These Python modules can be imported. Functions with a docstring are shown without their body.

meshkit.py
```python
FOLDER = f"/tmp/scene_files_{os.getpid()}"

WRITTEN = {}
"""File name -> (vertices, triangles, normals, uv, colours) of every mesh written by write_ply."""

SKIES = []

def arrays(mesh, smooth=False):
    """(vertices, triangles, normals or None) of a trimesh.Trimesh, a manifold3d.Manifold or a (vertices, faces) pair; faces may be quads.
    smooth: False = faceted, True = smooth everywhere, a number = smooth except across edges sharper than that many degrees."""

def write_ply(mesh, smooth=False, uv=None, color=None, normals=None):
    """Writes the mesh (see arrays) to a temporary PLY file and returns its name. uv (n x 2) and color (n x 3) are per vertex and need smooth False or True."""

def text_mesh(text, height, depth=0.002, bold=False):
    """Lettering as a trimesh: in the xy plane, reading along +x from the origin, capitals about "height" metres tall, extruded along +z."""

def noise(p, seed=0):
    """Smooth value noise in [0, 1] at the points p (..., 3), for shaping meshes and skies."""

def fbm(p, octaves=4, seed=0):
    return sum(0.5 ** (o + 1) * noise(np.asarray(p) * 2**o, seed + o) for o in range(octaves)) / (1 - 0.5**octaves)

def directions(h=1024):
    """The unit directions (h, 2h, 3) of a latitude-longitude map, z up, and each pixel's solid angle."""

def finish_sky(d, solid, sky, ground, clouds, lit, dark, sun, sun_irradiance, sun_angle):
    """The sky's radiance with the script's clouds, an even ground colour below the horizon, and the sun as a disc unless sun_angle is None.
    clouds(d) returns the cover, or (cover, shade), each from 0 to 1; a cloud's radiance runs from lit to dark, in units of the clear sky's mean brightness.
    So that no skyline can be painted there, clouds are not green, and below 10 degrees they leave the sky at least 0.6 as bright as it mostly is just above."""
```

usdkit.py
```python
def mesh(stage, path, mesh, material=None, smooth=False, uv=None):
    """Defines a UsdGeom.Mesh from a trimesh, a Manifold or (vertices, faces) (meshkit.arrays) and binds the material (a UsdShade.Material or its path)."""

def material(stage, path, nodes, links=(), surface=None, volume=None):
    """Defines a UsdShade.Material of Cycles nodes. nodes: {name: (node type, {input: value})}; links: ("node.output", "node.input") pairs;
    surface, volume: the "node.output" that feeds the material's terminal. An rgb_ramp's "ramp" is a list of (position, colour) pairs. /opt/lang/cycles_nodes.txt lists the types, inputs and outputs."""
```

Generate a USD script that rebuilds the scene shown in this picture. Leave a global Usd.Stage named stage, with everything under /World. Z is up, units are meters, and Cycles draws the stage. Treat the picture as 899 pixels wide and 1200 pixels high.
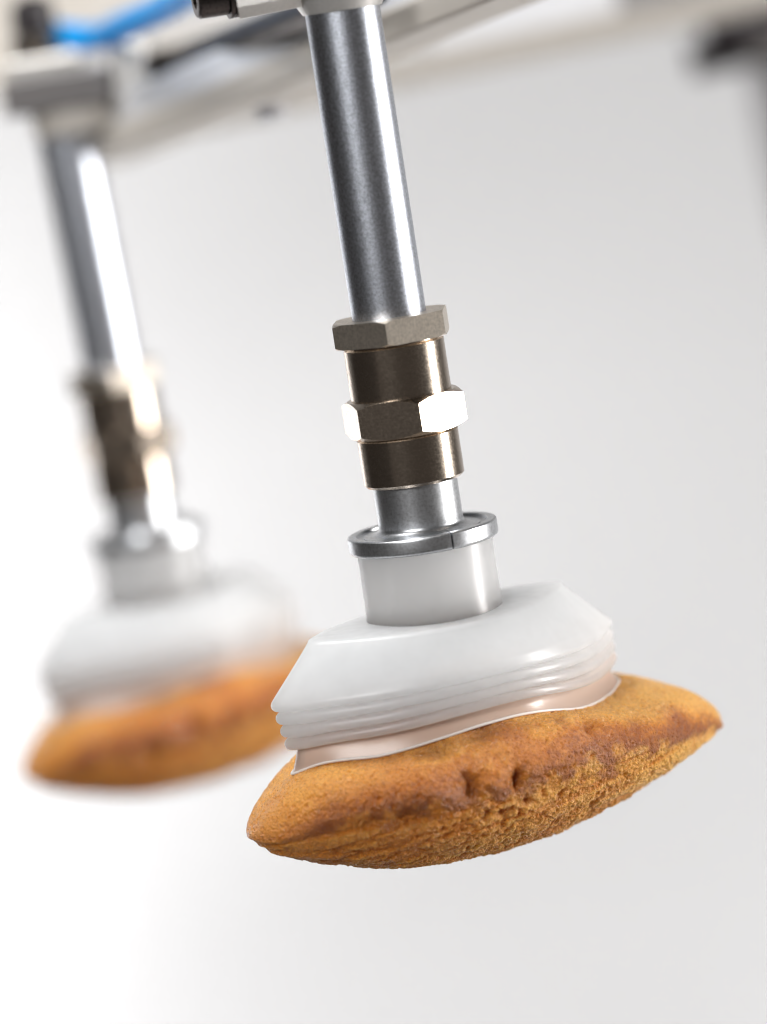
import math
import numpy as np
import trimesh
import manifold3d as m3
from shapely.geometry import Polygon
from scipy.spatial import cKDTree
from pxr import Usd, UsdGeom, UsdLux, UsdShade, Gf, Sdf, Vt
import usdkit
import meshkit

stage = Usd.Stage.CreateInMemory()
UsdGeom.SetStageUpAxis(stage, UsdGeom.Tokens.z)
UsdGeom.SetStageMetersPerUnit(stage, 1.0)
UsdGeom.Xform.Define(stage, "/World")
UsdGeom.Scope.Define(stage, "/World/Looks")
MM = 0.001

# ----------------------------------------------------------------------------- camera
EXPOSURE = 0.0
CAM_POS = np.array([-0.0083, -0.8307, 0.1245])
PITCH, ROLL = math.radians(8.2), math.radians(8.8)
vd = np.array([0, math.cos(PITCH), -math.sin(PITCH)])
vu = np.array([0, math.sin(PITCH), math.cos(PITCH)])
vr = np.array([1.0, 0, 0])
cr = vr * math.cos(ROLL) - vu * math.sin(ROLL)
cu = vu * math.cos(ROLL) + vr * math.sin(ROLL)
cam = UsdGeom.Camera.Define(stage, "/World/camera")
cam.CreateFocalLengthAttr(168.19)
cam.CreateHorizontalApertureAttr(36.0)
cam.CreateVerticalApertureAttr(36.0 * 1024 / 767)
cam.CreateFStopAttr(5.9)
cam.CreateFocusDistanceAttr(0.832)
cam.CreateClippingRangeAttr((0.05, 50.0))
cam.CreateExposureAttr(EXPOSURE)
mat = Gf.Matrix4d(*cr, 0, *cu, 0, *(-vd), 0, *CAM_POS, 1)
cam.AddTransformOp().Set(mat)


# ----------------------------------------------------------------------------- lamps
def rect_lamp(name, pos, target, w, h, intensity, color):
    """A softbox: a rectangular lamp of w x h metres standing at pos and turned towards target."""
    L = UsdLux.RectLight.Define(stage, "/World/" + name)
    L.CreateWidthAttr(w)
    L.CreateHeightAttr(h)
    L.CreateIntensityAttr(intensity)
    L.CreateColorAttr(Gf.Vec3f(*color))
    z = np.array(pos, float) - np.array(target, float)
    z /= np.linalg.norm(z)
    x = np.cross([0, 0, 1.0] if abs(z[2]) < 0.95 else [0, 1.0, 0], z)
    x /= np.linalg.norm(x)
    y = np.cross(z, x)
    L.AddTransformOp().Set(Gf.Matrix4d(*x, 0, *y, 0, *z, 0, *map(float, pos), 1))
    return L


rect_lamp("key_softbox", (1.75, -0.02, 0.05), (0, -0.02, 0.0), 0.26, 1.5, 37.0, (1.0, 0.975, 0.95))
rect_lamp("top_softbox", (-0.30, 0.02, 1.15), (0, 0.0, 0), 0.40, 0.28, 35.0, (1.0, 0.99, 0.975))
rect_lamp("fill_softbox", (-0.70, -1.50, 0.85), (0, 0, -0.02), 0.7, 0.7, 14.5, (1.0, 0.99, 0.98))
rect_lamp("front_softbox", (0.4, -3.4, -0.3), (0, 0, -0.2), 9.0, 2.8, 0.062, (1.0, 0.88, 0.80))
rect_lamp("side_softbox", (-3.2, -0.8, -0.3), (0, -0.6, -0.2), 5.0, 2.8, 0.036, (1.0, 0.88, 0.80))
rect_lamp("backdrop_lamp", (-0.76, 1.0, -0.36), (-0.48, 1.42, -0.12), 0.5, 0.5, 25.0, (1.0, 0.99, 0.99))
rect_lamp("floor_lamp", (0.45, 0.85, -0.60), (0.14, 1.30, -0.52), 0.5, 0.2, 15.0, (1.0, 0.99, 0.99))


# ----------------------------------------------------------------------------- materials
def mtl(name, nodes, links=(), surface="p.BSDF"):
    return usdkit.material(stage, "/World/Looks/" + name, nodes, links, surface=surface)


def metal(name, color, rough, spread=0.12, grain=(9000, 9000, 300), bump=0.15, speck=5000, dist=0.00004):
    return mtl(name, {
        "tc": ("texture_coordinate", {}),
        "mp": ("mapping", {"scale": grain}),
        "n": ("noise_texture", {"scale": 1.0, "detail": 3.0, "roughness": 0.6}),
        "s": ("noise_texture", {"scale": float(speck), "detail": 2.0, "roughness": 0.6}),
        "big": ("noise_texture", {"scale": 1500.0, "detail": 3.0}),
        "rr": ("map_range", {"from_min": 0.25, "from_max": 0.75, "to_min": rough - spread / 2, "to_max": rough + spread}),
        "add": ("math", {"math_type": "add"}),
        "cc": ("mix_color", {"a": color, "b": tuple(0.74 * c for c in color)}),
        "bp": ("bump", {"strength": bump, "distance": dist}),
        "p": ("principled_bsdf", {"metallic": 1.0, "roughness": rough}),
    }, [("tc.object", "mp.vector"), ("mp.vector", "n.vector"), ("tc.object", "s.vector"), ("tc.object", "big.vector"),
        ("big.fac", "rr.value"), ("rr.result", "p.roughness"), ("n.fac", "add.value1"), ("s.fac", "add.value2"), ("add.value", "bp.height"), ("bp.normal", "p.normal"),
        ("n.fac", "cc.fac"), ("cc.result", "p.base_color")])


M = {}
M["rod_steel"] = metal("rod_steel", (0.72, 0.76, 0.84), 0.29, spread=0.05, grain=(3600, 3600, 2600), bump=0.6, speck=3800, dist=0.00006)
M["nickel"] = metal("nickel", (0.64, 0.545, 0.45), 0.20, spread=0.04, grain=(200, 200, 3600), bump=0.10, speck=20000)
M["nickel_rough"] = metal("nickel_rough", (0.84, 0.755, 0.65), 0.32, spread=0.04, grain=(3200, 3200, 300), bump=0.25, speck=20000, dist=0.00008)
M["aluminium"] = metal("aluminium", (0.74, 0.76, 0.79), 0.33, spread=0.05, grain=(400, 400, 9000), bump=0.12, speck=4000)
M["cast_aluminium"] = metal("cast_aluminium", (0.78, 0.76, 0.73), 0.42, grain=(1800, 1800, 1800), bump=0.4, speck=2500)
M["black_steel"] = metal("black_steel", (0.10, 0.085, 0.08), 0.33, grain=(2000, 2000, 2000), bump=0.2)


def paint(name, color, rough=0.45, vary=0.06, scale=40.0, spec=0.5):
    return mtl(name, {
        "tc": ("texture_coordinate", {}),
        "n": ("noise_texture", {"scale": scale, "detail": 4.0}),
        "c": ("mix_color", {"a": color, "b": tuple(max(0, c * (1 - vary * 2)) for c in color)}),
        "p": ("principled_bsdf", {"roughness": rough, "specular_ior_level": spec}),
    }, [("tc.object", "n.vector"), ("n.fac", "c.fac"), ("c.result", "p.base_color")])


M["cream_paint"] = paint("cream_paint", (0.69, 0.645, 0.585))
M["beige_paint"] = paint("beige_paint", (0.50, 0.465, 0.42))
M["white_paint"] = paint("white_paint", (0.86, 0.87, 0.90), 0.4)
M["grey_block"] = paint("grey_block", (0.19, 0.178, 0.175), 0.4)
M["grey_plate"] = paint("grey_plate", (0.34, 0.33, 0.34), 0.4)
M["dark_plastic"] = paint("dark_plastic", (0.028, 0.022, 0.024), 0.35)
M["dark_steel"] = paint("dark_steel", (0.035, 0.028, 0.032), 0.45)
M["backdrop_paper"] = paint("backdrop_paper", (0.355, 0.355, 0.358), 0.9, 0.01, 6.0, 0.1)
M["blue_hose"] = mtl("blue_hose", {"p": ("principled_bsdf", {"base_color": (0.0, 0.37, 0.98), "roughness": 0.35, "subsurface_weight": 0.3, "subsurface_scale": 0.002, "subsurface_radius": (0.3, 0.6, 1.0)})})
M["silicone"] = mtl("silicone", {
    "tc": ("texture_coordinate", {}), "n": ("noise_texture", {"scale": 900.0, "detail": 3.0}), "bp": ("bump", {"strength": 0.12, "distance": 0.0001}),
    "m": ("noise_texture", {"scale": 120.0, "detail": 4.0}), "mr": ("map_range", {"from_min": 0.3, "from_max": 0.7, "to_min": 0.25, "to_max": 0.33}),
    "p": ("principled_bsdf", {"base_color": (0.73, 0.755, 0.78), "roughness": 0.30, "transmission_weight": 0.12, "ior": 1.41, "subsurface_weight": 1.0, "subsurface_scale": 0.003, "subsurface_radius": (1.0, 1.0, 1.0), "specular_ior_level": 0.45}),
}, [("tc.object", "n.vector"), ("n.fac", "bp.height"), ("bp.normal", "p.normal"), ("tc.object", "m.vector"), ("m.fac", "mr.value"), ("mr.result", "p.roughness")])
M["milky_plastic"] = mtl("milky_plastic", {
    "p": ("principled_bsdf", {"base_color": (0.95, 0.965, 0.97), "roughness": 0.30, "subsurface_weight": 1.0, "subsurface_scale": 0.018, "subsurface_radius": (1.0, 1.0, 1.0), "specular_ior_level": 0.45})})
M["rim_silicone"] = mtl("rim_silicone", {"p": ("principled_bsdf", {"base_color": (0.78, 0.73, 0.69), "roughness": 0.32})})
M["thin_silicone"] = mtl("thin_silicone", {
    "d": ("translucent_bsdf", {"color": (0.90, 0.71, 0.59)}),
    "f": ("diffuse_bsdf", {"color": (0.90, 0.71, 0.59)}),
    "tr": ("transparent_bsdf", {"color": (0.97, 0.94, 0.92)}),
    "g": ("glossy_bsdf", {"color": (1, 1, 1), "roughness": 0.22}),
    "fr": ("fresnel", {"IOR": 1.41}),
    "a": ("mix_closure", {"fac": 0.6}),
    "b": ("mix_closure", {"fac": 0.74}),
    "c": ("mix_closure", {}),
}, [("d.BSDF", "a.closure1"), ("f.BSDF", "a.closure2"), ("a.closure", "b.closure2"), ("tr.BSDF", "b.closure1"),
    ("fr.fac", "c.fac"), ("b.closure", "c.closure1"), ("g.BSDF", "c.closure2")], surface="c.closure")
CAKE_NODES = {
    "col": ("attribute", {"attribute": "crust_color"}),
    "gl": ("attribute", {"attribute": "crust_gloss"}),
    "tc": ("texture_coordinate", {}),
    "n1": ("noise_texture", {"scale": 1500.0, "detail": 3.0, "roughness": 0.6}),
    "n2": ("noise_texture", {"scale": 1800.0, "detail": 3.0, "roughness": 0.7}),
    "bp": ("bump", {"strength": 1.0, "distance": 0.0009}),
    "tint": ("rgb_ramp", {"ramp": [(0.25, (0.62, 0.52, 0.45)), (0.5, (1.0, 1.0, 1.0)), (0.75, (1.2, 1.25, 1.3))]}),
    "mul": ("mix_color", {"blend_type": "multiply", "fac": 1.0, "use_clamp": False}),
    "p": ("principled_bsdf", {"roughness": 0.55, "specular_ior_level": 0.25, "coat_roughness": 0.09, "coat_ior": 1.6, "subsurface_weight": 0.25, "subsurface_scale": 0.0018, "subsurface_radius": (1.0, 0.55, 0.2)}),
}
M["cake_crust"] = mtl("cake_crust", CAKE_NODES, [
    ("tc.object", "n1.vector"), ("tc.object", "n2.vector"), ("n1.fac", "bp.height"), ("bp.normal", "p.coat_normal"), ("gl.fac", "p.coat_weight"),
    ("n2.fac", "tint.fac"), ("col.color", "mul.a"), ("tint.color", "mul.b"), ("mul.result", "p.base_color"), ("bp.normal", "p.normal")])

# ----------------------------------------------------------------------------- helpers
used = {}


def numbered(path):
    n = used.get(path, 0)
    used[path] = n + 1
    return path if n == 0 else f"{path}_{n:03d}"


def tag(prim, label=None, cat=None, group=None, kind=None):
    for k, v in (("label", label), ("category", cat), ("group", group), ("kind", kind)):
        if v:
            prim.SetCustomDataByKey(k, v)
    return prim


def obj(name, mesh, m, parent=None, smooth=35):
    return usdkit.mesh(stage, numbered((str(parent.GetPath()) if parent else "/World") + "/" + name), mesh, M[m], smooth=smooth).GetPrim()


def thing(name, label, cat, loc=(0, 0, 0), rotz=0.0, group=None, lean=0.0):
    x = UsdGeom.Xform.Define(stage, numbered("/World/" + name))
    x.AddTranslateOp().Set(Gf.Vec3d(*map(float, loc)))
    if lean:
        x.AddRotateYOp().Set(float(lean))
    if rotz:
        x.AddRotateZOp().Set(float(rotz))
    return tag(x.GetPrim(), label, cat, group)


def dup(root, label, loc, rotz=0.0, lean=0.0):
    was = root.GetCustomData()
    r = thing(root.GetName(), label, was["category"], loc, rotz, was.get("group"), lean)
    r.GetReferences().AddInternalReference(root.GetPath())
    r.SetInstanceable(True)
    return r


def lathe(profile, n=128):
    """Revolves (radius, z) pairs, in mm, about z."""
    p = np.asarray(profile, float)
    t = np.linspace(0, 2 * math.pi, n, endpoint=False)
    v = np.stack([p[:, 0, None] * np.cos(t), p[:, 0, None] * np.sin(t), np.repeat(p[:, 1, None], n, 1)], -1).reshape(-1, 3) * MM
    i, j = np.meshgrid(np.arange(len(p) - 1), np.arange(n), indexing="ij")
    k = (j + 1) % n
    f = np.stack([i * n + j, (i + 1) * n + j, (i + 1) * n + k, i * n + k], -1).reshape(-1, 4)
    f = np.vstack([f[:, [0, 1, 2]], f[:, [0, 2, 3]]])
    a = v[f]
    f = f[np.linalg.norm(np.cross(a[:, 1] - a[:, 0], a[:, 2] - a[:, 0]), axis=1) > 1e-14]
    m = trimesh.Trimesh(v, f, process=False)
    m.merge_vertices()
    m.fix_normals()
    return m


def hexagon(R, z0, z1, rot, chamfer_top=0.0, chamfer_bottom=0.0, hole=8.0):
    """Hex nut in mm: corner radius R, its corners turned off by cones as on a real nut."""
    prism = m3.Manifold.cylinder(z1 - z0, R, R, 6).rotate([0, 0, rot]).translate([0, 0, z0])
    k = math.tan(math.radians(30))
    flat = R * math.cos(math.pi / 6)
    def cone(top):
        h = z1 - z0
        c0 = flat - 0.2 + 0.0
        return c0
    prof = []
    if chamfer_bottom:
        prof += [(0, z0), (R - chamfer_bottom, z0), (R + 0.6, z0 + (chamfer_bottom + 0.6) * k)]
    else:
        prof += [(0, z0), (R + 0.6, z0)]
    if chamfer_top:
        prof += [(R + 0.6, z1 - (chamfer_top + 0.6) * k), (R - chamfer_top, z1), (0, z1)]
    else:
        prof += [(R + 0.6, z1), (0, z1)]
    rev = m3.CrossSection([[(a, b) for a, b in prof]]).revolve(160)
    out = prism ^ rev
    if hole:
        out = out - m3.Manifold.cylinder(z1 - z0 + 2, hole, hole, 96).translate([0, 0, z0 - 1])
    # small edge rounding: shrink-wrap by hull of an inset copy would lose the arcs, so the edges stay crisp as machined
    return out.scale([MM, MM, MM])


def box_mm(size, bevel=0.4):
    """Chamfered box, in mm, about its centre."""
    sx, sy, sz = (s / 2 for s in size)
    b = bevel
    pts = []
    for x in (-1, 1):
        for y in (-1, 1):
            for z in (-1, 1):
                pts += [(x * (sx - b), y * (sy - b), z * sz), (x * (sx - b), y * sy, z * (sz - b)), (x * sx, y * (sy - b), z * (sz - b))]
    return m3.Manifold.hull_points(np.array(pts, float))


def frame_of(a, b, up=(0, 0, 1)):
    a, b = np.array(a, float), np.array(b, float)
    x = (b - a) / np.linalg.norm(b - a)
    y = np.cross(up, x)
    y /= np.linalg.norm(y)
    return x, y, np.cross(x, y), np.linalg.norm(b - a)


def beam(a, b, w, h, bevel=1.0, up=(0, 0, 1), off=(0, 0)):
    """Bar from a to b (metres), w wide and h high (mm), chamfered; off shifts it sideways and upwards in mm."""
    x, y, z, L = frame_of(a, b, up)
    m = box_mm((L * 1000, w, h), bevel).to_mesh()
    v = m.vert_properties[:, :3] * MM
    v = v + np.array([L / 2, off[0] * MM, off[1] * MM])
    v = np.array(a) + v[:, [0]] * x + v[:, [1]] * y + v[:, [2]] * z
    return trimesh.Trimesh(v, m.tri_verts, process=False)


def tube(path, radius, n=20, rounds=True):
    p = np.asarray(path, float)
    if rounds:
        from scipy.interpolate import CubicSpline
        s = np.r_[0, np.cumsum(np.linalg.norm(np.diff(p, axis=0), axis=1))]
        p = CubicSpline(s, p)(np.linspace(0, s[-1], 48))
    t = np.gradient(p, axis=0)
    t /= np.linalg.norm(t, axis=1, keepdims=True)
    a = np.cross(t, [0.13, 0.2, 1.0])
    a /= np.linalg.norm(a, axis=1, keepdims=True)
    b = np.cross(t, a)
    q = np.linspace(0, 2 * math.pi, n, endpoint=False)
    v = (p[:, None] + radius * (np.cos(q)[None, :, None] * a[:, None] + np.sin(q)[None, :, None] * b[:, None])).reshape(-1, 3)
    k = len(p)
    i, j = np.meshgrid(np.arange(k - 1), np.arange(n), indexing="ij")
    f = np.stack([i * n + j, (i + 1) * n + j, (i + 1) * n + (j + 1) % n, i * n + (j + 1) % n], -1).reshape(-1, 4)
    f = np.vstack([f[:, [0, 1, 2]], f[:, [0, 2, 3]]])
    caps = [[0, (j + 1), j + 2] for j in range(n - 2)] + [[(k - 1) * n, (k - 1) * n + j + 2, (k - 1) * n + j + 1] for j in range(n - 2)]
    m = trimesh.Trimesh(v, np.vstack([f, caps]), process=False)
    m.fix_normals()
    return m


def write_mesh(path, v, f, n, m, prim_vars=None):
    g = UsdGeom.Mesh.Define(stage, path)
    g.CreatePointsAttr(Vt.Vec3fArray.FromNumpy(v.astype(np.float32)))
    g.CreateFaceVertexCountsAttr(Vt.IntArray.FromNumpy(np.full(len(f), f.shape[1], np.int32)))
    g.CreateFaceVertexIndicesAttr(Vt.IntArray.FromNumpy(f.astype(np.int32).ravel()))
    g.CreateSubdivisionSchemeAttr("none")
    g.CreateNormalsAttr(Vt.Vec3fArray.FromNumpy(n.astype(np.float32)))
    g.SetNormalsInterpolation("vertex")
    for name, arr in (prim_vars or {}).items():
        api = UsdGeom.PrimvarsAPI(g)
        if arr.ndim == 2:
            api.CreatePrimvar(name, Sdf.ValueTypeNames.Color3fArray, "vertex").Set(Vt.Vec3fArray.FromNumpy(arr.astype(np.float32)))
        else:
            api.CreatePrimvar(name, Sdf.ValueTypeNames.FloatArray, "vertex").Set(Vt.FloatArray.FromNumpy(arr.astype(np.float32)))
    UsdShade.MaterialBindingAPI.Apply(g.GetPrim()).Bind(M[m])
    return g.GetPrim()


def vertex_normals(v, f):
    n = np.zeros_like(v)
    a = np.cross(v[f[:, 1]] - v[f[:, 0]], v[f[:, 2]] - v[f[:, 0]])
    for k in range(3):
        np.add.at(n, f[:, k], a)
    l = np.linalg.norm(n, axis=1, keepdims=True)
    return n / np.maximum(l, 1e-20)


# ----------------------------------------------------------------------------- the backdrop: a paper sweep
bx = np.linspace(-2.6, 2.6, 40)
prof = [(1.42, 1.6), (1.42, 0.9), (1.42, 0.3), (1.42, 0.0), (1.42, -0.15)]
for a in np.linspace(0, math.pi / 2, 16)[1:]:
    prof.append((1.42 - 0.60 * (1 - math.cos(a)), -0.15 - 0.60 * math.sin(a)))
prof += [(0.4, -0.75), (-0.3, -0.75), (-0.9, -0.75)]
prof = np.array(prof)
bv = np.array([[x, y, z] for (y, z) in prof for x in bx])
nb = len(bx)
bf = np.array([[i * nb + j, i * nb + j + 1, (i + 1) * nb + j + 1, (i + 1) * nb + j] for i in range(len(prof) - 1) for j in range(nb - 1)])
bd = obj("backdrop", (bv, bf), "backdrop_paper", smooth=True)
tag(bd, "smooth pale grey studio backdrop curving behind the whole machine", "backdrop", kind="structure")

# ----------------------------------------------------------------------------- the cake's shape (mm, in the cup's own frame: x along the cup)
CUP_YAW = 26.0
CAKE_X, CAKE_L, CAKE_W = 7.3, 62.6, 33.0
SEAM = -62.0


def cake_dims(xi):
    """Half width, seam height, dome height, depth below the seam at xi = -1..1 along the cake."""
    q = np.clip(1 - np.abs(xi) ** 2.1, 0, 1)
    W = CAKE_W * q ** np.where(xi < 0, 0.64, 0.52)
    seam = SEAM + 4.0 * np.clip(1 - xi ** 2, 0, 1)
    e = np.where(xi < 0, 2.1, 2.3)
    Ht = 18.4 * np.clip(1 - np.abs(xi) ** e, 0, 1) ** np.where(xi < 0, 0.84, 0.66)
    Hb = 21.3 * np.clip(1 - np.abs(xi) ** np.where(xi < 0, 2.2, 1.5), 0, 1) ** np.where(xi < 0, 0.85, 0.86)
    return W, seam, Ht, Hb


def cake_swell(x, y):
    """Broad unevenness of the risen top."""
    return 1.1 * np.sin(0.11 * (x - 9)) * np.exp(-((x - 10) / 45.0) ** 2) * np.where(y < 0, 1.0, 0.6) \
        - 4.4 * np.exp(-((x - 25) / 11.0) ** 2 - ((y + 18) / 12.0) ** 2) - 1.0 * np.exp(-((x + 30) / 12.0) ** 2 - ((y + 18) / 14.0) ** 2)


SAG_X = [-60, -50, -43, -38, -33, -27, -20, -12, -5, 3, 8, 12, 19, 27, 33, 37, 40, 43, 46, 52, 60]
SAG_Z = [0.0, 2.0, 3.4, 2.2, 0.8, -1.0, -1.3, -0.7, 0.0, -0.4, -1.3, -2.2, -3.2, -3.6, -4.6, -4.9, -4.5, -3.3, -2.4, -1.0, 0.0]


def cake_sag(x, y, s):
    """How the near side of the top rises and sinks along the cake."""
    near = np.clip((9.0 - y) / 17.0, 0, 1)
    return np.interp(x, SAG_X, SAG_Z) * near * near * (3 - 2 * near) * (1 - s ** 6)


def cake_top(x, y):
    xi = np.clip((x - CAKE_X) / CAKE_L, -0.999, 0.999)
    W, seam, Ht, Hb = cake_dims(xi)
    s = np.clip(np.abs(y) / W, 0, 0.999)
    return seam + Ht * (1 - s ** 2.6) ** (1 / 2.6) + cake_swell(x, y) * (1 - s ** 2) + cake_sag(x, y, s)


# ----------------------------------------------------------------------------- the suction gripper
def lens_outline(a, b, r, n=360):
    """Eye-shaped outline with rounded tips; n points from the +x tip, evenly along its length (mm)."""
    x = np.linspace(-1, 1, 161)
    y = 1 - x ** 2
    pl = Polygon(np.vstack([np.stack([x * a * 1.08, y * b], 1), np.stack([x[::-1] * a * 1.08, -y[::-1] * b], 1)[1:-1]]))
    g = pl.buffer(-r, 32).buffer(r, 32)
    c = np.array(g.exterior.coords)[:-1]
    if Polygon(c).exterior.is_ccw is False:
        c = c[::-1]
    c = c * [a / c[:, 0].max(), b / c[:, 1].max()]
    k = int(np.argmax(c[:, 0]))
    c = np.roll(c, -k, 0)
    c = np.vstack([c, c[:1]])
    s = np.r_[0, np.cumsum(np.linalg.norm(np.diff(c, axis=0), axis=1))]
    # reflect-symmetric resampling
    q = np.linspace(0, s[-1], n, endpoint=False)
    return np.stack([np.interp(q, s, c[:, 0]), np.interp(q, s, c[:, 1])], 1)


N_CUP = 420
LIP_SHIFT = 1.7
lip_xy = lens_outline(43.9, 24.5, 5.0, N_CUP) + [LIP_SHIFT, 0]
lip_z = cake_top(lip_xy[:, 0], lip_xy[:, 1]) + 0.55
# soften the edge's run: the rubber cannot follow every small step
ker = np.exp(-np.linspace(-2, 2, 25) ** 2)
ker /= ker.sum()
lip_z = np.convolve(np.r_[lip_z[-12:], lip_z, lip_z[:12]], ker, "valid")
LIP_MEAN = -47.6
k2 = np.exp(-np.linspace(-2, 2, 81) ** 2)
k2 /= k2.sum()
lip_wave = np.convolve(np.r_[lip_z[-40:], lip_z, lip_z[:40]], k2, "valid") - LIP_MEAN


def cup_rings():
    """Rings of the bellows from the collar's foot down to the last fold's underside: (outline, z)."""
    rings = []

    def add(a, b, r, z, wave, shift=0.0, droop=0.0):
        o = lens_outline(a, b, r, N_CUP)
        zz = z + wave * lip_wave - droop * np.abs(o[:, 1]) / b
        rings.append((o + [shift + 0.6, 0], zz))
    # inner start under the collar, then the shoulder, the cone and four folds
    add(14.0, 10.0, 5.5, -20.0, 0.0)
    add(31.5, 19.6, 4.5, -20.1, 0.0, droop=0.8)
    add(33.5, 20.9, 4.6, -20.35, 0.0, droop=0.9)
    add(33.9, 21.2, 4.7, -21.0, 0.0, droop=1.0)
    for k in range(1, 12):
        f = k / 12
        add(33.9 + 11.0 * f, 21.2 + 6.4 * f, 4.7 + 0.6 * f, -21.0 - 11.0 * f ** 0.97, 0.30 * f, droop=1.0 - f)
    folds = [(45.5, -33.1, 0.34), (45.1, -36.1, 0.50), (44.8, -39.05, 0.66), (44.5, -42.0, 0.82)]
    for i, (a, z, w) in enumerate(folds):
        for ang in ((58, 30, 0, -30, -58) if i else (40, 20, 0, -30, -58)):
            q = math.radians(ang)
            add(a - 1.25 + 1.25 * math.cos(q), a - 1.25 + 1.25 * math.cos(q) - 18.0, 5.2, z + 1.25 * math.sin(q), w, shift=0.3 * i)
        if i < 3:
            g, zz, ww = a - 2.9, z - 1.56, w + 0.08
            add(g, g - 18.0, 5.2, zz, ww, shift=0.3 * i)
    add(41.0, 23.0, 6.0, -43.1, 0.86, shift=0.9)
    add(38.5, 20.5, 6.0, -42.7, 0.86, shift=0.9)
    return rings


def loft(rings):
    v = np.vstack([np.column_stack([o, z]) for o, z in rings]) * MM
    n, k = N_CUP, len(rings)
    i, j = np.meshgrid(np.arange(k - 1), np.arange(n), indexing="ij")
    f = np.stack([i * n + j, (i + 1) * n + j, (i + 1) * n + (j + 1) % n, i * n + (j + 1) % n], -1).reshape(-1, 4)
    return v, np.vstack([f[:, [0, 1, 2]], f[:, [0, 2, 3]]])


def closed_shell(rings, thick):
    """Thickens a loft inwards into a closed wall (mm)."""
    v, f = loft(rings)
    nrm = vertex_normals(v, f)
    m = trimesh.Trimesh(v, f, process=False)
    if (nrm[:, :2] * v[:, :2]).sum() < 0:
        f, nrm = f[:, ::-1], -nrm
    n, k = N_CUP, len(rings)
    inner = v - nrm * thick * MM
    V = np.vstack([v, inner])
    F = [f, f[:, ::-1] + len(v)]
    for row, flip in ((0, False), (k - 1, True)):
        a = row * n + np.arange(n)
        b = row * n + (np.arange(n) + 1) % n
        q = np.vstack([np.stack([a, b, b + len(v)], 1), np.stack([a, b + len(v), a + len(v)], 1)])
        F.append(q[:, ::-1] if flip else q)
    out = trimesh.Trimesh(V, np.vstack(F), process=False)
    return out


def rot_z(mesh, deg):
    mesh.apply_transform(trimesh.transformations.rotation_matrix(math.radians(deg), [0, 0, 1]))
    return mesh


def closed_solid(rings):
    """Loft closed by a cap at both ends: a solid body."""
    v, f = loft(rings)
    n, k = N_CUP, len(rings)
    c0, c1 = v[:n].mean(0), v[-n:].mean(0)
    V = np.vstack([v, c0, c1])
    a, b = np.arange(n), (np.arange(n) + 1) % n
    F = np.vstack([f, np.stack([np.full(n, len(v)), a, b], 1), np.stack([np.full(n, len(v) + 1), (k - 1) * n + b, (k - 1) * n + a], 1)])
    m = trimesh.Trimesh(V, F, process=False)
    m.fix_normals()
    return m


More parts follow.
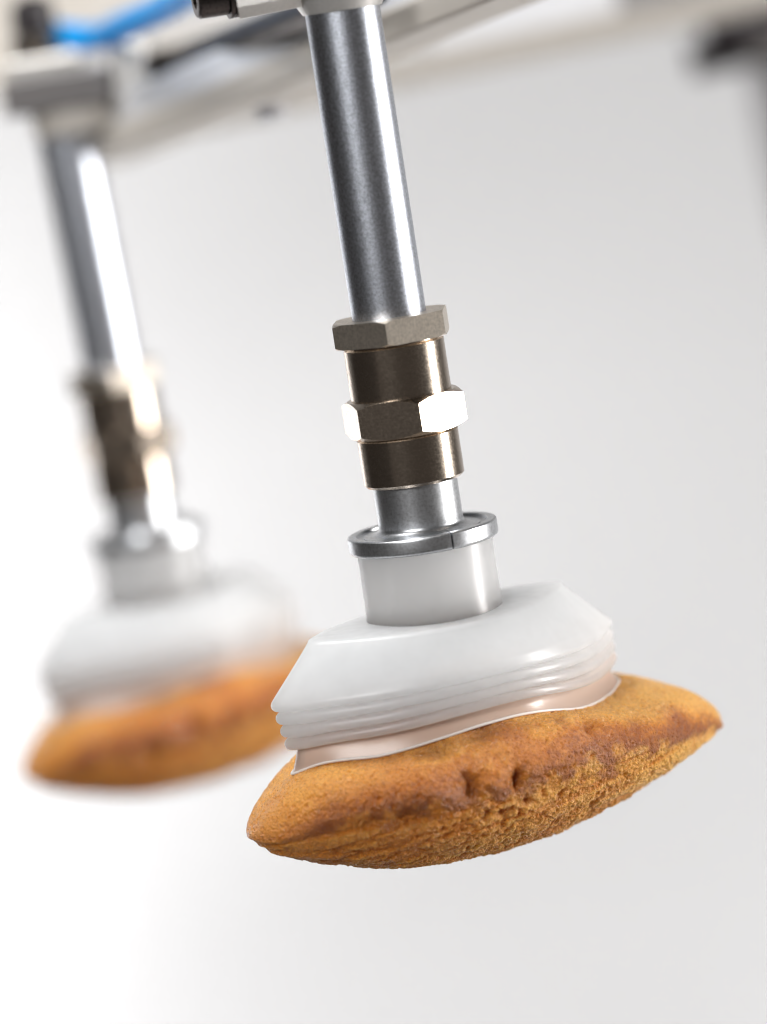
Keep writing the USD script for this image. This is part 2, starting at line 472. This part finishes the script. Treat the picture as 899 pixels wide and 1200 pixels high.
G_GRIP = "suction grippers hanging from the frame"
grip = thing("suction_gripper", "sharp front vacuum gripper of steel rod, hex fittings and white bellows cup", "suction gripper", (0, 0, 0), 0, G_GRIP)
obj("rod", lathe([(0, 49.0), (8.7, 49.0), (8.7, 134.0), (8.2, 134.6), (0, 134.6)], 160), "rod_steel", grip)
FACE = lambda deg: deg - 90.0 + 30.0          # hexagon turned so that a flat faces the given azimuth off -y
obj("lock_nut", hexagon(14.9, 44.4, 50.3, FACE(24.5), 1.0, 1.0, 8.75), "nickel_rough", grip, smooth=20)
obj("upper_sleeve", lathe([(8.0, 31.0), (11.7, 31.0), (11.8, 31.2), (11.8, 43.5), (11.2, 44.0), (11.2, 44.55), (8.0, 44.55)], 160), "nickel", grip)
obj("hex_coupling", hexagon(14.9, 22.8, 31.6, FACE(-16.4), 2.1, 2.1, 8.0), "nickel", grip, smooth=20)
obj("lower_sleeve", lathe([(8.0, 11.0), (11.2, 11.0), (11.9, 11.7), (11.9, 22.1), (11.3, 22.7), (11.3, 23.0), (8.0, 23.0)], 160), "nickel", grip)
obj("neck", lathe([(0, -1.2), (13.8, -1.2), (13.8, -0.6), (12.0, -0.45), (10.7, 0.0), (10.15, 0.6), (10.0, 1.3), (10.0, 11.15), (0, 11.15)], 160), "aluminium", grip)
ring_p = [(12.0, -4.0), (17.2, -4.0), (17.6, -3.6), (17.7, -3.2), (17.7, -0.5), (17.5, -0.15), (17.1, 0.0), (15.7, 0.0), (15.5, -0.15), (15.3, -0.7), (14.6, -0.85), (12.0, -0.85), (12.0, -4.0)]
ring_m = m3.CrossSection([[(a, b) for a, b in ring_p[:-1]]]).revolve(192)
slit = m3.Manifold.cube([0.45, 8.0, 8.0], True).translate([0, -17.0, -2.0]).rotate([0, 0, 21.0])
obj("flange_ring", (ring_m - slit).scale([MM] * 3), "aluminium", grip, smooth=50)
obj("cup_collar", lathe([(0, -21.5), (16.2, -21.5), (16.2, -20.0), (16.0, -18.5), (16.0, -4.6), (15.6, -3.95), (0, -3.95)], 160), "milky_plastic", grip, smooth=50)
cup_mesh = rot_z(closed_solid(cup_rings()), CUP_YAW)
cup = obj("bellows_cup", cup_mesh, "silicone", grip, smooth=60)


def lip_mesh():
    rings = []
    top = lens_outline(41.0, 23.0, 5.0, N_CUP) + [1.0, 0]
    zt = -42.95 + 0.86 * lip_wave
    for k in range(15):
        f = k / 14
        o = top * (1 - f) + lip_xy * f
        bow = math.sin(math.pi * f) * 0.5
        o = o * (1 - 0.012 * bow)
        rings.append((o, zt * (1 - f) + lip_z * f))
    # rolled edge
    rings.append((lip_xy * 1.006, lip_z - 0.22))
    return closed_shell(rings, 0.55)


obj("cup_lip", rot_z(lip_mesh(), CUP_YAW), "thin_silicone", cup, smooth=60)


def bead_mesh(r=0.34, k=10):
    """The thickened rim that runs round the lip's edge."""
    out = lip_xy / np.linalg.norm(lip_xy, axis=1, keepdims=True)
    rings = [(lip_xy + out * (r * math.cos(q) + 0.15), lip_z + r * math.sin(q) - 0.1) for q in np.linspace(0, 2 * math.pi, k + 1)]
    v, f = loft(rings)
    m = trimesh.Trimesh(v, f, process=False)
    m = trimesh.Trimesh(v, f, process=True)
    m.merge_vertices(digits_vertex=9)
    m.update_faces(m.nondegenerate_faces())
    m.fix_normals()
    if m.volume < 0:
        m.invert()
    return m


obj("lip_rim", rot_z(bead_mesh(), CUP_YAW), "rim_silicone", cup, smooth=60)
BACK = (-0.0807, 0.2440, -0.0247)
BACK_TURN = 7.0
LEAN = -1.9
dup(grip, "blurred rear vacuum gripper of brushed rod, fittings and white cup, at the left", BACK, BACK_TURN, LEAN)


# ----------------------------------------------------------------------------- the sponge cakes
def cake_mesh():
    nx, nv = 760, 840
    u = np.linspace(-1, 1, nx)
    xi = np.sign(u) * (1 - (1 - np.abs(u)) ** 1.35)          # closer rings near the tips
    xi = np.clip(xi, -0.99995, 0.99995)
    # half section from the bottom's middle to the dome's middle: (y/W, t) with t < 0 in units of the depth, t > 0 of the dome
    ang = np.linspace(0, math.pi / 2, 70)
    top = np.stack([np.cos(ang) ** (2 / 2.6), np.sin(ang) ** (2 / 2.6)], 1)
    low = np.stack([np.cos(ang) ** (2 / 1.8), -np.sin(ang) ** (2 / 1.8)], 1)[::-1]
    half = np.vstack([low, top[1:]])
    wgt = np.hypot(np.diff(half[:, 0]) * 33, np.diff(half[:, 1]) * 16)
    s = np.r_[0, np.cumsum(wgt)]
    q = np.linspace(0, s[-1], nv // 2 + 1)
    hy, ht = np.interp(q, s, half[:, 0]), np.interp(q, s, half[:, 1])
    # front side (y < 0) from bottom to top, then the far side back down
    sy = np.r_[-hy, hy[::-1][1:-1]]
    st = np.r_[ht, ht[::-1][1:-1]]
    n = len(sy)
    W, seam, Ht, Hb = (c[:, None] for c in cake_dims(xi))
    X = (xi * CAKE_L)[:, None] + 0 * sy[None]
    Y = W * sy[None]
    sw = cake_swell(X + CAKE_X, Y) * np.clip(1 - sy ** 2, 0, 1) + cake_sag(X + CAKE_X, Y, np.abs(sy))
    Z = seam + np.where(st > 0, Ht * st + sw * (st > 0), Hb * st) - SEAM
    v = np.stack([X, Y, Z], -1)
    v[0], v[-1] = v[0].mean(0), v[-1].mean(0)
    v = v.reshape(-1, 3)
    i, j = np.meshgrid(np.arange(nx - 1), np.arange(n), indexing="ij")
    k = (j + 1) % n
    quad = np.stack([i * n + j, (i + 1) * n + j, (i + 1) * n + k, i * n + k], -1).reshape(-1, 4)
    f = np.vstack([quad[:, [0, 1, 2]], quad[:, [0, 2, 3]]])
    nrm = vertex_normals(v, f)
    if (nrm * v).sum() < 0:
        quad, f, nrm = quad[:, ::-1], f[:, ::-1], -nrm
    T = np.broadcast_to(st[None], (nx, n)).reshape(-1)
    XI = np.broadcast_to(xi[:, None], (nx, n)).reshape(-1)
    # how far above the seam (0..1), and a wandering seam line
    wob = (meshkit.fbm(v * [0.085, 0.05, 0.0] + 3.1, 3, 5) - 0.5)
    tip = np.clip((np.abs(XI) - 0.84) / 0.14, 0, 1)
    tt = T + 0.36 * wob + 0.55 * tip ** 2
    mid = meshkit.fbm(v * 0.28, 3, 21) - 0.5
    broad = meshkit.fbm(v * 0.07, 3, 31) - 0.5
    crust = np.clip((tt + 0.16 + 0.9 * mid) / 0.30, 0, 1)
    crust = crust * crust * (3 - 2 * crust)
    rng = np.random.default_rng(7)
    tree = lambda k: cKDTree(v[rng.integers(0, len(v), k)])
    dd, _ = tree(30000).query(v)                                   # fine pebbled grain of the crust
    pebble = 1 - np.minimum(dd / 0.62, 1) ** 2
    dd, _ = tree(5200).query(v)                                    # a coarser grain over it
    grain = 1 - np.minimum(dd / 1.5, 1) ** 2
    pit_tree = tree(1500)
    dd, ii = pit_tree.query(v)
    pit_r = rng.uniform(0.25, 0.65, 1500)
    pits = np.clip(1 - dd / pit_r[ii], 0, 1)
    por_tree = tree(3000)
    wv = v + (np.stack([meshkit.noise(v * 0.9 + o, 141 + o) - 0.5 for o in (0, 5, 9)], 1)) * 1.3
    dd, ii = por_tree.query(wv)
    por_r = rng.uniform(0.2, 1.0, 3000) ** 1.5 * 1.25
    pores = np.clip(1.2 - dd / por_r[ii], 0, 1)
    patch = np.clip(0.25 + 1.0 * np.exp(-((v[:, 0] + 8) / 16) ** 2) + 1.6 * (meshkit.noise(v * 0.12 + 2, 43) - 0.45), 0, 1)
    pores = pores * patch
    fold = meshkit.fbm(np.stack([v[:, 0] * 0.030 + 0.03 * v[:, 2], v[:, 1] * 0.03, v[:, 2] * 0.30 - 0.05 * v[:, 0]], 1) + 90, 3, 53)
    fold = np.abs(fold - 0.5) * 2
    crease = np.clip(1 - fold / 0.16, 0, 1)
    d_top = 0.26 * pebble + 0.20 * grain + 0.38 * mid + 1.0 * broad - 0.55 * pits
    d_low = 0.34 * pebble + 0.26 * grain + 0.50 * mid + 0.9 * broad - 0.80 * pores - 0.55 * crease - 0.3 * pits
    d = crust * d_top + (1 - crust) * d_low
    # the crust's rolled edge stands a little proud of the paler flank
    d += 0.45 * np.exp(-((tt - 0.18) / 0.16) ** 2) - 0.35 * (1 - tip) * np.exp(-((tt + 0.12) / 0.09) ** 2)
    # tray edge: a thin darker skin along the foot
    d += 0.3 * np.exp(-((tt + 0.80 + 0.12 * wob) / 0.06) ** 2) - 0.35 * np.exp(-((tt + 0.64 + 0.12 * wob) / 0.05) ** 2)
    # dimples and small tears, seen on the near side: (x, y, z above the seam plane, radius, depth)
    dim_mask = np.zeros(len(v))
    warp = np.stack([meshkit.fbm(v * 0.33 + o, 2, 101 + o) - 0.5 for o in (0, 7, 19)], 1) * 3.4
    vw = v + warp
    for (px, py, pz, rw, rh, dd) in DIMPLES:
        e = np.exp(-(((vw[:, 0] - px) / rw) ** 2 + ((v[:, 1] - py) / 5.0) ** 2 + ((vw[:, 2] - pz) / rh) ** 2) ** 1.3)
        if dd > 0:
            dim_mask = np.maximum(dim_mask, e)
        d -= dd * e
    fade = np.clip((1 - np.abs(XI)) / 0.05, 0, 1)
    v = v + nrm * (d * (0.25 + 0.75 * fade))[:, None]
    # colours of the bake: golden top, brown rolled edge, pale crumb flank, brown foot
    gold = np.array([0.86, 0.40, 0.078])
    pale = np.array([0.90, 0.50, 0.135])
    amber = np.array([0.57, 0.185, 0.019])
    brown = np.array([0.24, 0.058, 0.007])
    mix = lambda a, b, t: a + (b - a) * np.clip(t, 0, 1)[:, None]
    sstep = lambda t: np.clip(t, 0, 1) ** 2 * (3 - 2 * np.clip(t, 0, 1))
    spots = meshkit.fbm(v * 0.13 + 20, 4, 81) - 0.5
    bake = meshkit.fbm(v * 0.06 + 60, 3, 83) - 0.5
    speck = meshkit.fbm(v * 1.1 + 5, 2, 87) - 0.5
    edge = np.exp(-((tt - 0.18) / 0.26) ** 2)
    c_top = mix(np.broadcast_to(gold, v.shape), amber, sstep((0.90 - tt - 0.28 * XI + 0.8 * bake + 0.6 * spots + 0.35 * speck) / 0.42))
    c_top = mix(c_top, brown, sstep((0.60 - tt - 0.12 * XI + 0.8 * bake + 0.6 * spots + 0.5 * speck) / 0.45) * 0.85 * (1 - 0.75 * tip))
    c_top = mix(c_top, gold, 0.55 * np.clip((-XI - 0.40) / 0.25, 0, 1) * np.clip((tt - 0.40) / 0.25, 0, 1))
    c_top = mix(c_top, pale, 0.5 * np.clip((XI - 0.25) / 0.3, 0, 1) * np.clip((tt - 0.45) / 0.3, 0, 1))
    c_top = mix(c_top, amber, tip * np.where(XI < 0, 0.7, 0.25))
    c_low = mix(np.broadcast_to(pale, v.shape), gold, 0.5 + 1.5 * (meshkit.fbm(v * 0.2 + 8, 3, 91) - 0.5))
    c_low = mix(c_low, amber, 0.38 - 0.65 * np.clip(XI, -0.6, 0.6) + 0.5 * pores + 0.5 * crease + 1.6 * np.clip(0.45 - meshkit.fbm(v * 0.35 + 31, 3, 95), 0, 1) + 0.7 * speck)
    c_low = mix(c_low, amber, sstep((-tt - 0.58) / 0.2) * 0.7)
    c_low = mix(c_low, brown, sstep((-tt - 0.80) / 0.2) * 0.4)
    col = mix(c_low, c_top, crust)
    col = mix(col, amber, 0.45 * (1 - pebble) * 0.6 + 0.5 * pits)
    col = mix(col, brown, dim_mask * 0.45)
    gloss = np.clip(0.30 + 0.45 * crust - 0.15 * edge * crust + 0.8 * spots, 0.1, 1.0)
    nrm = vertex_normals(v, f)
    return v * MM, quad, nrm, col, gloss, np.broadcast_to(st[None], (nx, n))


# near side of the front cake: (x, y, z) from its middle at the seam, width, height, depth in mm (negative: a blister)
DIMPLES = [(14.0, -30.1, 12.8, 2.3, 1.8, 2.2), (-9.4, -32.7, 5.4, 1.4, 2.6, 2.6), (-20.3, -30.7, 6.3, 1.9, 3.2, 1.9), (-12.5, -25.3, 16.7, 4.2, 3.0, 0.9), (-25.0, -23.5, 15.0, 4.6, 3.0, 1.0),
           (-15.0, -32.3, 6.0, 2.4, 2.6, -0.9), (-4.0, -32.8, 7.5, 2.6, 2.4, -0.8), (-34.0, -25.0, 1.4, 4.0, 2.2, 1.5), (-42.0, -20.5, 2.0, 3.5, 1.8, 1.0), (-27.0, -27.8, 5.0, 3.6, 3.0, -0.9),
           (-12.0, -28.5, -2.0, 2.4, 1.6, 1.6), (-6.5, -29.5, -0.5, 1.8, 1.4, 1.4), (-17.0, -27.5, -1.5, 1.6, 1.3, 1.2), (2.0, -29.3, -0.5, 1.5, 1.2, 1.2), (13.0, -24.0, -6.5, 1.2, 0.9, 1.6),
           (7.0, -29.0, 15.0, 2.0, 1.4, 0.6), (25.0, -26.0, 9.0, 3.0, 1.6, 0.7), (-50.0, -14.0, 2.0, 2.5, 1.5, 0.8)]
cv, cq, cn, ccol, cgl, cst = cake_mesh()
yaw = math.radians(CUP_YAW)
cx, cy = CAKE_X * MM * math.cos(yaw), CAKE_X * MM * math.sin(yaw)
BASE = -17.5                                             # the cake's underside, mm below its tips
cv = cv - [0, 0, BASE * MM]
G_CAKE = "golden cakes held by the suction cups"
cake = thing("sponge_cake", "golden brown boat-shaped sponge cake in sharp focus under the front cup", "cake", (cx, cy, (SEAM + BASE) * MM), CUP_YAW, G_CAKE)
is_top = (cst.reshape(-1)[cq] > 0).all(1)
for nm, sel in (("crust", is_top), ("sponge", ~is_top)):
    q = cq[sel]
    ids, inv = np.unique(q, return_inverse=True)
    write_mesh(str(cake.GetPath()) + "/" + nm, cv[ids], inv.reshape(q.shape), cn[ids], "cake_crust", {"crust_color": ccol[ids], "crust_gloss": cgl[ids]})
bt, lt = math.radians(BACK_TURN), math.radians(LEAN)
ex, ey, ez = cx * math.cos(bt) - cy * math.sin(bt), cx * math.sin(bt) + cy * math.cos(bt), (SEAM + BASE) * MM
ex, ez = ex * math.cos(lt) + ez * math.sin(lt), -ex * math.sin(lt) + ez * math.cos(lt)
dup(cake, "blurred golden brown cake held by the rear cup at the left", (BACK[0] + ex, BACK[1] + ey, BACK[2] + ez), CUP_YAW + BACK_TURN, LEAN)

# ----------------------------------------------------------------------------- front mounting bracket
br = thing("mounting_bracket", "cast aluminium clamp gripping the top of the front gripper rod", "bracket", (0, 0, 0.122))


def shifted(mesh, d):
    v, f, _ = meshkit.arrays(mesh)
    return trimesh.Trimesh(v - np.array(d), f, process=False)


BO = (0, 0, 0.122)
obj("clamp_collar", shifted(lathe([(8.72, 121.4), (9.2, 121.3), (10.8, 124.2), (11.6, 126.0), (11.8, 140.0), (8.72, 140.0)], 128), BO), "cast_aluminium", br)
arm_pts = []
for x, z0, yy in ((-23.5, 122.9, 8.0), (-9.0, 123.4, 9.5)):
    arm_pts += [(x, -yy + 3.5, z0), (x, yy - 3.5, z0), (x, -yy, z0 + 2.6), (x, yy, z0 + 2.6), (x, -yy, 142.0), (x, yy, 142.0)]
obj("clamp_arm", shifted(m3.Manifold.hull_points(np.array(arm_pts)).scale([MM] * 3), BO), "cast_aluminium", br, smooth=20)
obj("right_arm", shifted((m3.Manifold.hull_points(np.array([(9.0, -8, 124.6), (9.0, 8, 124.6), (30.0, -7, 125.6), (30.0, 7, 125.6), (9.0, -8, 141), (9.0, 8, 141), (30.0, -7, 141), (30.0, 7, 141)]))).scale([MM] * 3), BO), "cast_aluminium", br, smooth=20)


def along_x(mesh, x, y, z, turn):
    """Lays a lathe (its axis z) along -x, turned about z by turn degrees, with its foot at x, y, z (mm)."""
    mesh.apply_transform(trimesh.transformations.rotation_matrix(-math.pi / 2, [0, 1, 0]))
    mesh.apply_transform(trimesh.transformations.rotation_matrix(math.radians(turn), [0, 0, 1]))
    mesh.apply_translation(np.array([x, y, z]) * MM)
    return mesh


sc_loc = (-26.0, -1.5, 129.2)
head = m3.Manifold.revolve(m3.CrossSection([[(0, 0), (4.9, 0), (5.0, 0.3), (5.0, 6.6), (4.5, 7.2), (0, 7.2)]]), 96) - m3.Manifold.cylinder(4.0, 2.9, 2.9, 6).translate([0, 0, 3.6])
hm = head.to_mesh()
head = trimesh.Trimesh(hm.vert_properties[:, :3] * MM, hm.tri_verts, process=False)
sc = obj("cap_screw", shifted(along_x(head, *sc_loc, 12.0), BO), "black_steel", br, smooth=30)
obj("washer", shifted(along_x(lathe([(2, -0.2), (6.0, -0.2), (6.0, -1.0), (5.2, -1.0), (5.2, -1.5), (5.9, -1.5), (5.9, -2.6), (2, -2.6)], 64), *sc_loc, 12.0), BO), "black_steel", sc)

# ----------------------------------------------------------------------------- rear mounting block with its fitting and hose
bk = thing("mounting_block", "blurred grey block with a black fitting on top holding the rear gripper rod", "mounting block", (-0.0807, 0.2440, 0.1010))


def at_back(mesh, dx=0.0, dy=0.0, dz=0.0):
    v, f, _ = meshkit.arrays(mesh)
    return trimesh.Trimesh(v + np.array([dx, dy, dz]) * MM, f, process=False)


obj("block", at_back(box_mm((32, 30, 11), 1.0).scale([MM] * 3), -3.5, 0, 8.6), "grey_block", bk, smooth=20)
obj("collar", lathe([(8.75, -4.5), (12.0, -4.5), (13.5, -3.0), (13.5, 3.2), (8.75, 3.2)], 96), "cream_paint", bk)
obj("side_clamp", at_back(box_mm((11, 26, 19), 1.0).scale([MM] * 3), 18.2, 0, 10.0), "cast_aluminium", bk, smooth=20)
obj("plate", at_back(box_mm((22, 24, 5), 0.8).scale([MM] * 3), -6.0, 0, 16.8), "cast_aluminium", bk, smooth=20)
obj("fitting_nut", at_back(hexagon(7.6, 19.6, 25.6, 10, 1, 1, 0), -8.3, 6, 0), "nickel", bk, smooth=20)
obj("elbow_cap", at_back(lathe([(0, 25.8), (6.2, 25.8), (6.6, 27), (6.6, 33.0), (5.8, 35.6), (3.6, 37.2), (0, 37.8)], 64), -8.3, 6, 0), "dark_plastic", bk)
hose = obj("air_hose", tube([(-0.0870, 0.2560, 0.1275), (-0.0751, 0.2504, 0.1240), (-0.0648, 0.2252, 0.1246), (-0.0487, 0.18, 0.1282), (-0.0382, 0.1501, 0.1318), (-0.0283, 0.1203, 0.1352), (-0.012, 0.07, 0.142)], 0.0041), "blue_hose", smooth=True)
tag(hose, "bright blue plastic air hose running from the rear black fitting", "hose")

# ----------------------------------------------------------------------------- the machine's frame
A0, A1 = np.array([0.0463, 0.0572, 0.1165]), np.array([-0.0741, 0.2647, 0.0844])
ba = thing("diagonal_beam", "cream and white frame beam slanting from behind the front rod to the rear block", "beam", A0)
X0, X1 = A0 + (A0 - A1) * 0.5 - A0, A1 + (A1 - A0) * 0.04 - A0
obj("lower_flange", beam(X0, X1, 26, 8, 1.0, off=(0, 5.0)), "cream_paint", ba, smooth=20)
obj("web", beam(X0, X1, 18, 9, 1.0, off=(0, 13.3)), "white_paint", ba, smooth=20)
obj("fixing_hole_plug", shifted(trimesh.util.concatenate([trimesh.creation.cylinder(0.0045, 0.004, sections=32)]), -(np.array([-0.0215, 0.157, 0.0965]) - A0)), "grey_plate", ba)
sh = thing("guide_shaft", "blurred dark steel shaft slanting up from the rear block above the diagonal beam", "shaft", (-0.0587, 0.2635, 0.1110))
S0 = np.array([-0.0587, 0.2635, 0.1110])
S1 = np.array([0.0095, 0.0635, 0.1251])
obj("shaft", tube(np.linspace(S0 - S0, S1 - S0, 6), 0.0042, 32, False), "black_steel", sh, smooth=40)
obj("shaft_end", tube(np.linspace((S0 - S1) * 0.02, (S1 - S0) * 0.10, 4), 0.0052, 32, False), "dark_plastic", sh, smooth=40)
B0, B1 = np.array([-0.06, 0.376, 0.0868]), np.array([0.30, 0.380, 0.108])
bb = thing("cross_beam", "blurred pale frame beam crossing the top right behind the front rod", "beam", B0)
BL = B1 - B0
obj("lower_flange", beam(BL * 0, BL, 30, 9.5, 1.0, off=(0, 4.75)), "beige_paint", bb, smooth=20)
obj("web", beam(BL * 0.255, BL * 0.43, 24, 18, 1.0, off=(0, 18.6)), "white_paint", bb, smooth=20)
obj("grey_plate", beam(BL * 0.432, BL * 0.95, 22, 13, 1.0, off=(0, 16.1)), "grey_plate", bb, smooth=20)
obj("upper_flange", beam(BL * 0.0, BL, 30, 6, 1.0, off=(0, 30.8)), "cream_paint", bb, smooth=20)
fb = thing("rear_beam", "heavily blurred beige beam in the far top left corner", "beam", (-0.158, 0.8835, 0.105))
F1 = np.array([0.0877, 0.0054, 0.0372])
obj("panel", beam(-F1 * 1.2, F1 * 1.5, 30, 60, 2.0, off=(0, 30)), "cream_paint", fb, smooth=20)
ps = thing("machine_post", "heavily blurred dark upright post ending at the upper right edge", "post", (0.2260, 0.870, -0.022))
obj("column", at_back(box_mm((62, 60, 200), 3.0).rotate([0, -4.0, 0]).scale([MM] * 3), 3, 0, 100), "dark_steel", ps, smooth=20)
vb = thing("valve_block", "blurred dark valve with a black cylinder hanging at the upper right", "valve", (0.1400, 0.4770, 0.0830))
obj("cylinder", tube(np.array([(-0.0135, 0, -0.0010), (0.002, 0, 0.0), (0.010, 0, 0.0005)]), 0.0062, 32, False), "dark_plastic", vb, smooth=40)
obj("body", at_back(box_mm((34, 20, 9), 1.5).scale([MM] * 3), 10, 2, 8.0), "dark_steel", vb, smooth=20)
obj("bracket", at_back(box_mm((26, 16, 8), 1.0).scale([MM] * 3), 21, -4, 0.5), "grey_block", vb, smooth=20)
obj("lower_knob", at_back(lathe([(0, -12), (5, -12), (6, -10), (6, -4), (0, -4)], 48), 16, -4, 0), "dark_plastic", vb)
